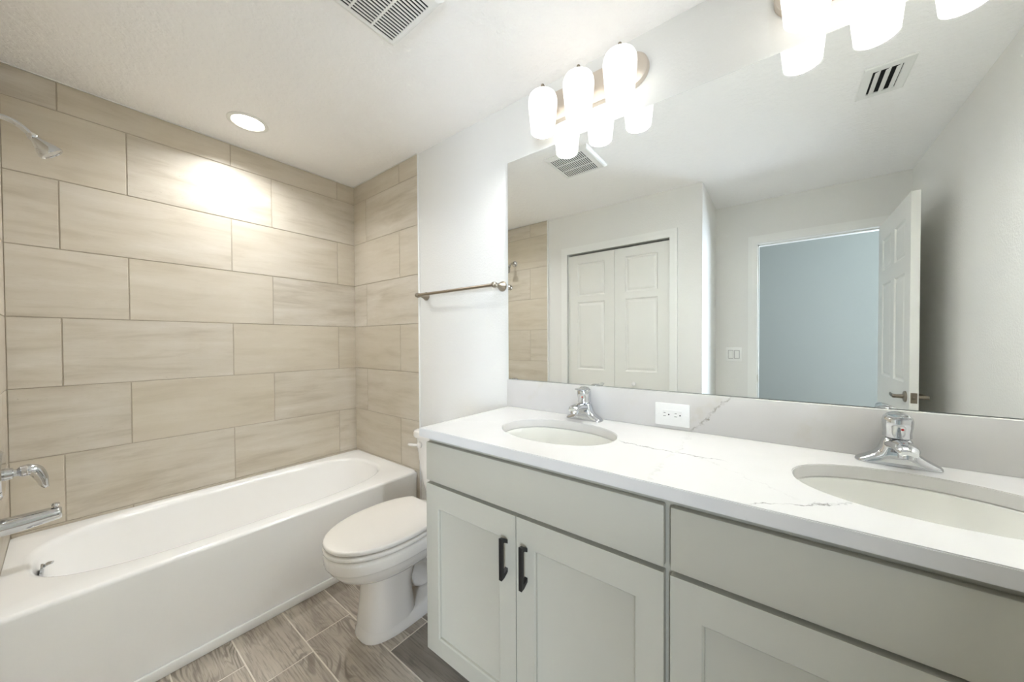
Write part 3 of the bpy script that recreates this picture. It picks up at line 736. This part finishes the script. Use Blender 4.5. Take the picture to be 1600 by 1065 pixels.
# ------------------------------------------------------------------ closet folding doors (seen in the mirror)
def casing(bm, x0, x1, zt, y, s, wd=.06, th=.016):
    """door casing as a mitred stepped profile round an opening; s = outward y direction"""
    prof = [(0, 0), (0, .008), (.010, .011), (.030, .012), (.045, th), (wd, th), (wd, 0)]
    pts = []
    for i, (u, d) in enumerate(prof):
        pts.append([Vector((x0-u, y+s*d, 0)), Vector((x0-u, y+s*d, zt+u)), Vector((x1+u, y+s*d, zt+u)), Vector((x1+u, y+s*d, 0))])
    for a, b in zip(pts, pts[1:]):
        va = [bm.verts.new(p) for p in a]; vb = [bm.verts.new(p) for p in b]
        for i in range(3): bm.faces.new((va[i], va[i+1], vb[i+1], vb[i]))
    bmesh.ops.remove_doubles(bm, verts=bm.verts[:], dist=1e-5)
bm = B(); casing(bm, CO0+.014, CO1-.014, CZ-.002, YC, 1, .058)
box(bm, CO0, CO0+.014, YC-.10, YC+.006, 0, CZ); box(bm, CO1-.014, CO1, YC-.10, YC+.006, 0, CZ); box(bm, CO0+.014, CO1-.014, YC-.10, YC+.006, CZ-.004, CZ)
struct('trim_6', bm, 'white_trim', smooth=True)
root = thing('door_2', 'white two-leaf folding closet door with raised panels', 'door', (1.44, YC, 0), kind='structure')
cm = (CO0+CO1)/2; RP = [(.009, .008), (.016, .009), (.034, .002), (.036, .0018)]
for d0, d1 in ((CO0+.018, cm-.0012), (cm+.0012, CO1-.018)):
    bm = B(); p0, p1 = d0+.092, d1-.088
    leaf(bm, d0, d1, .012, 2.030, YC-.012, YC-.046, [(p0, p1, 1.595, 1.950), (p0, p1, .985, 1.605-.0), ] if False else [(p0, p1, 1.60+.055, 1.955), (p0, p1, .985, 1.60), (p0, p1, .20, .80)], RP)
    lf = mesh_obj('door_leaf', bm, 'door_paint', root, 25)
bm = B(); lathe(bm, [(0, .012), (.006, .009), (.014, .010), (.020, .017), (.028, .0185), (.035, .014), (.038, .0)], (1.615, YC-.012, .885), (0, 1, 0), 28); kb = mesh_obj('door_knob', bm, 'plastic', root)

# ------------------------------------------------------------------ entry door, frame, switch (seen in the mirror)
bm = B(); casing(bm, DX0, DX1, 2.052, YE, 1, .065)
box(bm, DX0-.015, DX0, YE-.13, YE+.006, 0, 2.052); box(bm, DX1, DX1+.015, YE-.13, YE+.006, 0, 2.052); box(bm, DX0-.015, DX1+.015, YE-.13, YE+.006, 2.052, 2.06)
box(bm, DX0, DX0+.010, YE-.075, YE-.04, 0, 2.052); box(bm, DX1-.010, DX1, YE-.075, YE-.04, 0, 2.052); box(bm, DX0, DX1, YE-.075, YE-.04, 2.042, 2.052)
fr = struct('trim_7', bm, 'white_trim', smooth=True)
bm = B(); box(bm, DX0-.001, DX0+.0015, YE-.038, YE-.008, .89, .95, .0005, 1); mesh_obj('strike_plate', bm, 'nickel', fr)
root = thing('door_1', 'white six-panel entry door standing open by the right wall', 'door', (3.155, YE, 0), kind='structure')
DW, DH = .765, 2.040; fx = 3.139
def sixpanel(rev):
    bm = B()
    cols = ((.115, .345), (.425, .655)); rows = ((.22, .80), (1.0, 1.62), (1.71, 1.925))
    leaf(bm, 0, DW, .012, DH, 0, .0175, [(c[0], c[1], r_[0], r_[1]) for c in cols for r_ in rows], RP)
    return bm
# local x runs from hinge to latch (+y in the room); front faces -x
bm = sixpanel(0)
bm.transform(Matrix(((0, 1, 0, fx), (1, 0, 0, YE+.008), (0, 0, 1, 0), (0, 0, 0, 1))))
b2 = sixpanel(1); b2.transform(Matrix(((0, -1, 0, fx+.035), (1, 0, 0, YE+.008), (0, 0, 1, 0), (0, 0, 0, 1))))
me_ = bpy.data.meshes.new('tmp'); b2.to_mesh(me_); bm.from_mesh(me_); b2.free(); bpy.data.meshes.remove(me_)
mesh_obj('door_leaf', bm, 'door_paint', root, 25)
ye = YE+.008+DW; hy = ye-.066; hz = .925
for s, bx in ((-1, fx), (1, fx+.035)):
    bm = B(); lathe(bm, [(0, .031), (.005, .031), (.009, .026), (.011, .012), (.035, .0105), (.044, .011), (.052, .010), (.054, 0)], (bx, hy, hz), (s, 0, 0), 32)
    tube(bm, [(bx+s*.044, hy+.004, hz), (bx+s*.046, hy-.03, hz), (bx+s*.046, hy-.07, hz+.001), (bx+s*.040, hy-.11, hz+.002)], [.0105, .0105, .009, .0075], flat=.7, up=(0, 0, 1)); h = mesh_obj('door_handle', bm, 'nickel', root); h['label'] = 'satin nickel lever handle'
bm = B(); box(bm, fx+.005, fx+.030, ye-.002, ye+.0012, hz-.028, hz+.028, .0006, 1); box(bm, fx+.011, fx+.024, ye, ye+.010, hz-.009, hz+.009, .003, 2); mesh_obj('latch_plate', bm, 'nickel', root)
for z in (.25, 1.05, 1.83):
    bm = B(); lathe(bm, [(0, 0), (0, .006), (.09, .006), (.09, 0)], (fx+.038, YE+.006, z-.045), (0, 0, 1), 16); mesh_obj('hinge', bm, 'nickel', root)
qx, qz = 2.258, 1.121
root = thing('light_switch', 'white double rocker light switch by the doorway, seen in the mirror', 'light switch', (qx, YE, qz))
bm = B(); box(bm, qx-.061, qx+.061, YE, YE+.006, qz-.061, qz+.061, .002, 2); mesh_obj('cover_plate', bm, 'plastic', root)
for s in (-.023, .023):
    bm = B(); lp = [[Vector((qx+s+a, YE+d, z)) for a, d, z in ((-.0165, .0055, qz-.0335), (.0165, .0055, qz-.0335), (.0165, .0055, qz+.0335), (-.0165, .0055, qz+.0335))], [Vector((qx+s+a, YE+d, z)) for a, d, z in ((-.0155, .0075, qz-.0325), (.0155, .0075, qz-.0325), (.0155, .0105, qz+.0325), (-.0155, .0105, qz+.0325))]]
    loft(bm, lp); rk = mesh_obj('rocker', bm, 'plastic', root, smooth=False)
    bm = B(); rim = .0022
    for x0_, x1_, z0_, z1_ in ((-.0187, -.0168, -.0358, .0358), (.0168, .0187, -.0358, .0358), (-.0187, .0187, -.0358, -.0338), (-.0187, .0187, .0338, .0358)): box(bm, qx+s+x0_, qx+s+x1_, YE+.0055, YE+.0064, qz+z0_, qz+z1_)
    mesh_obj('rocker_gap', bm, 'slot', rk, smooth=False)
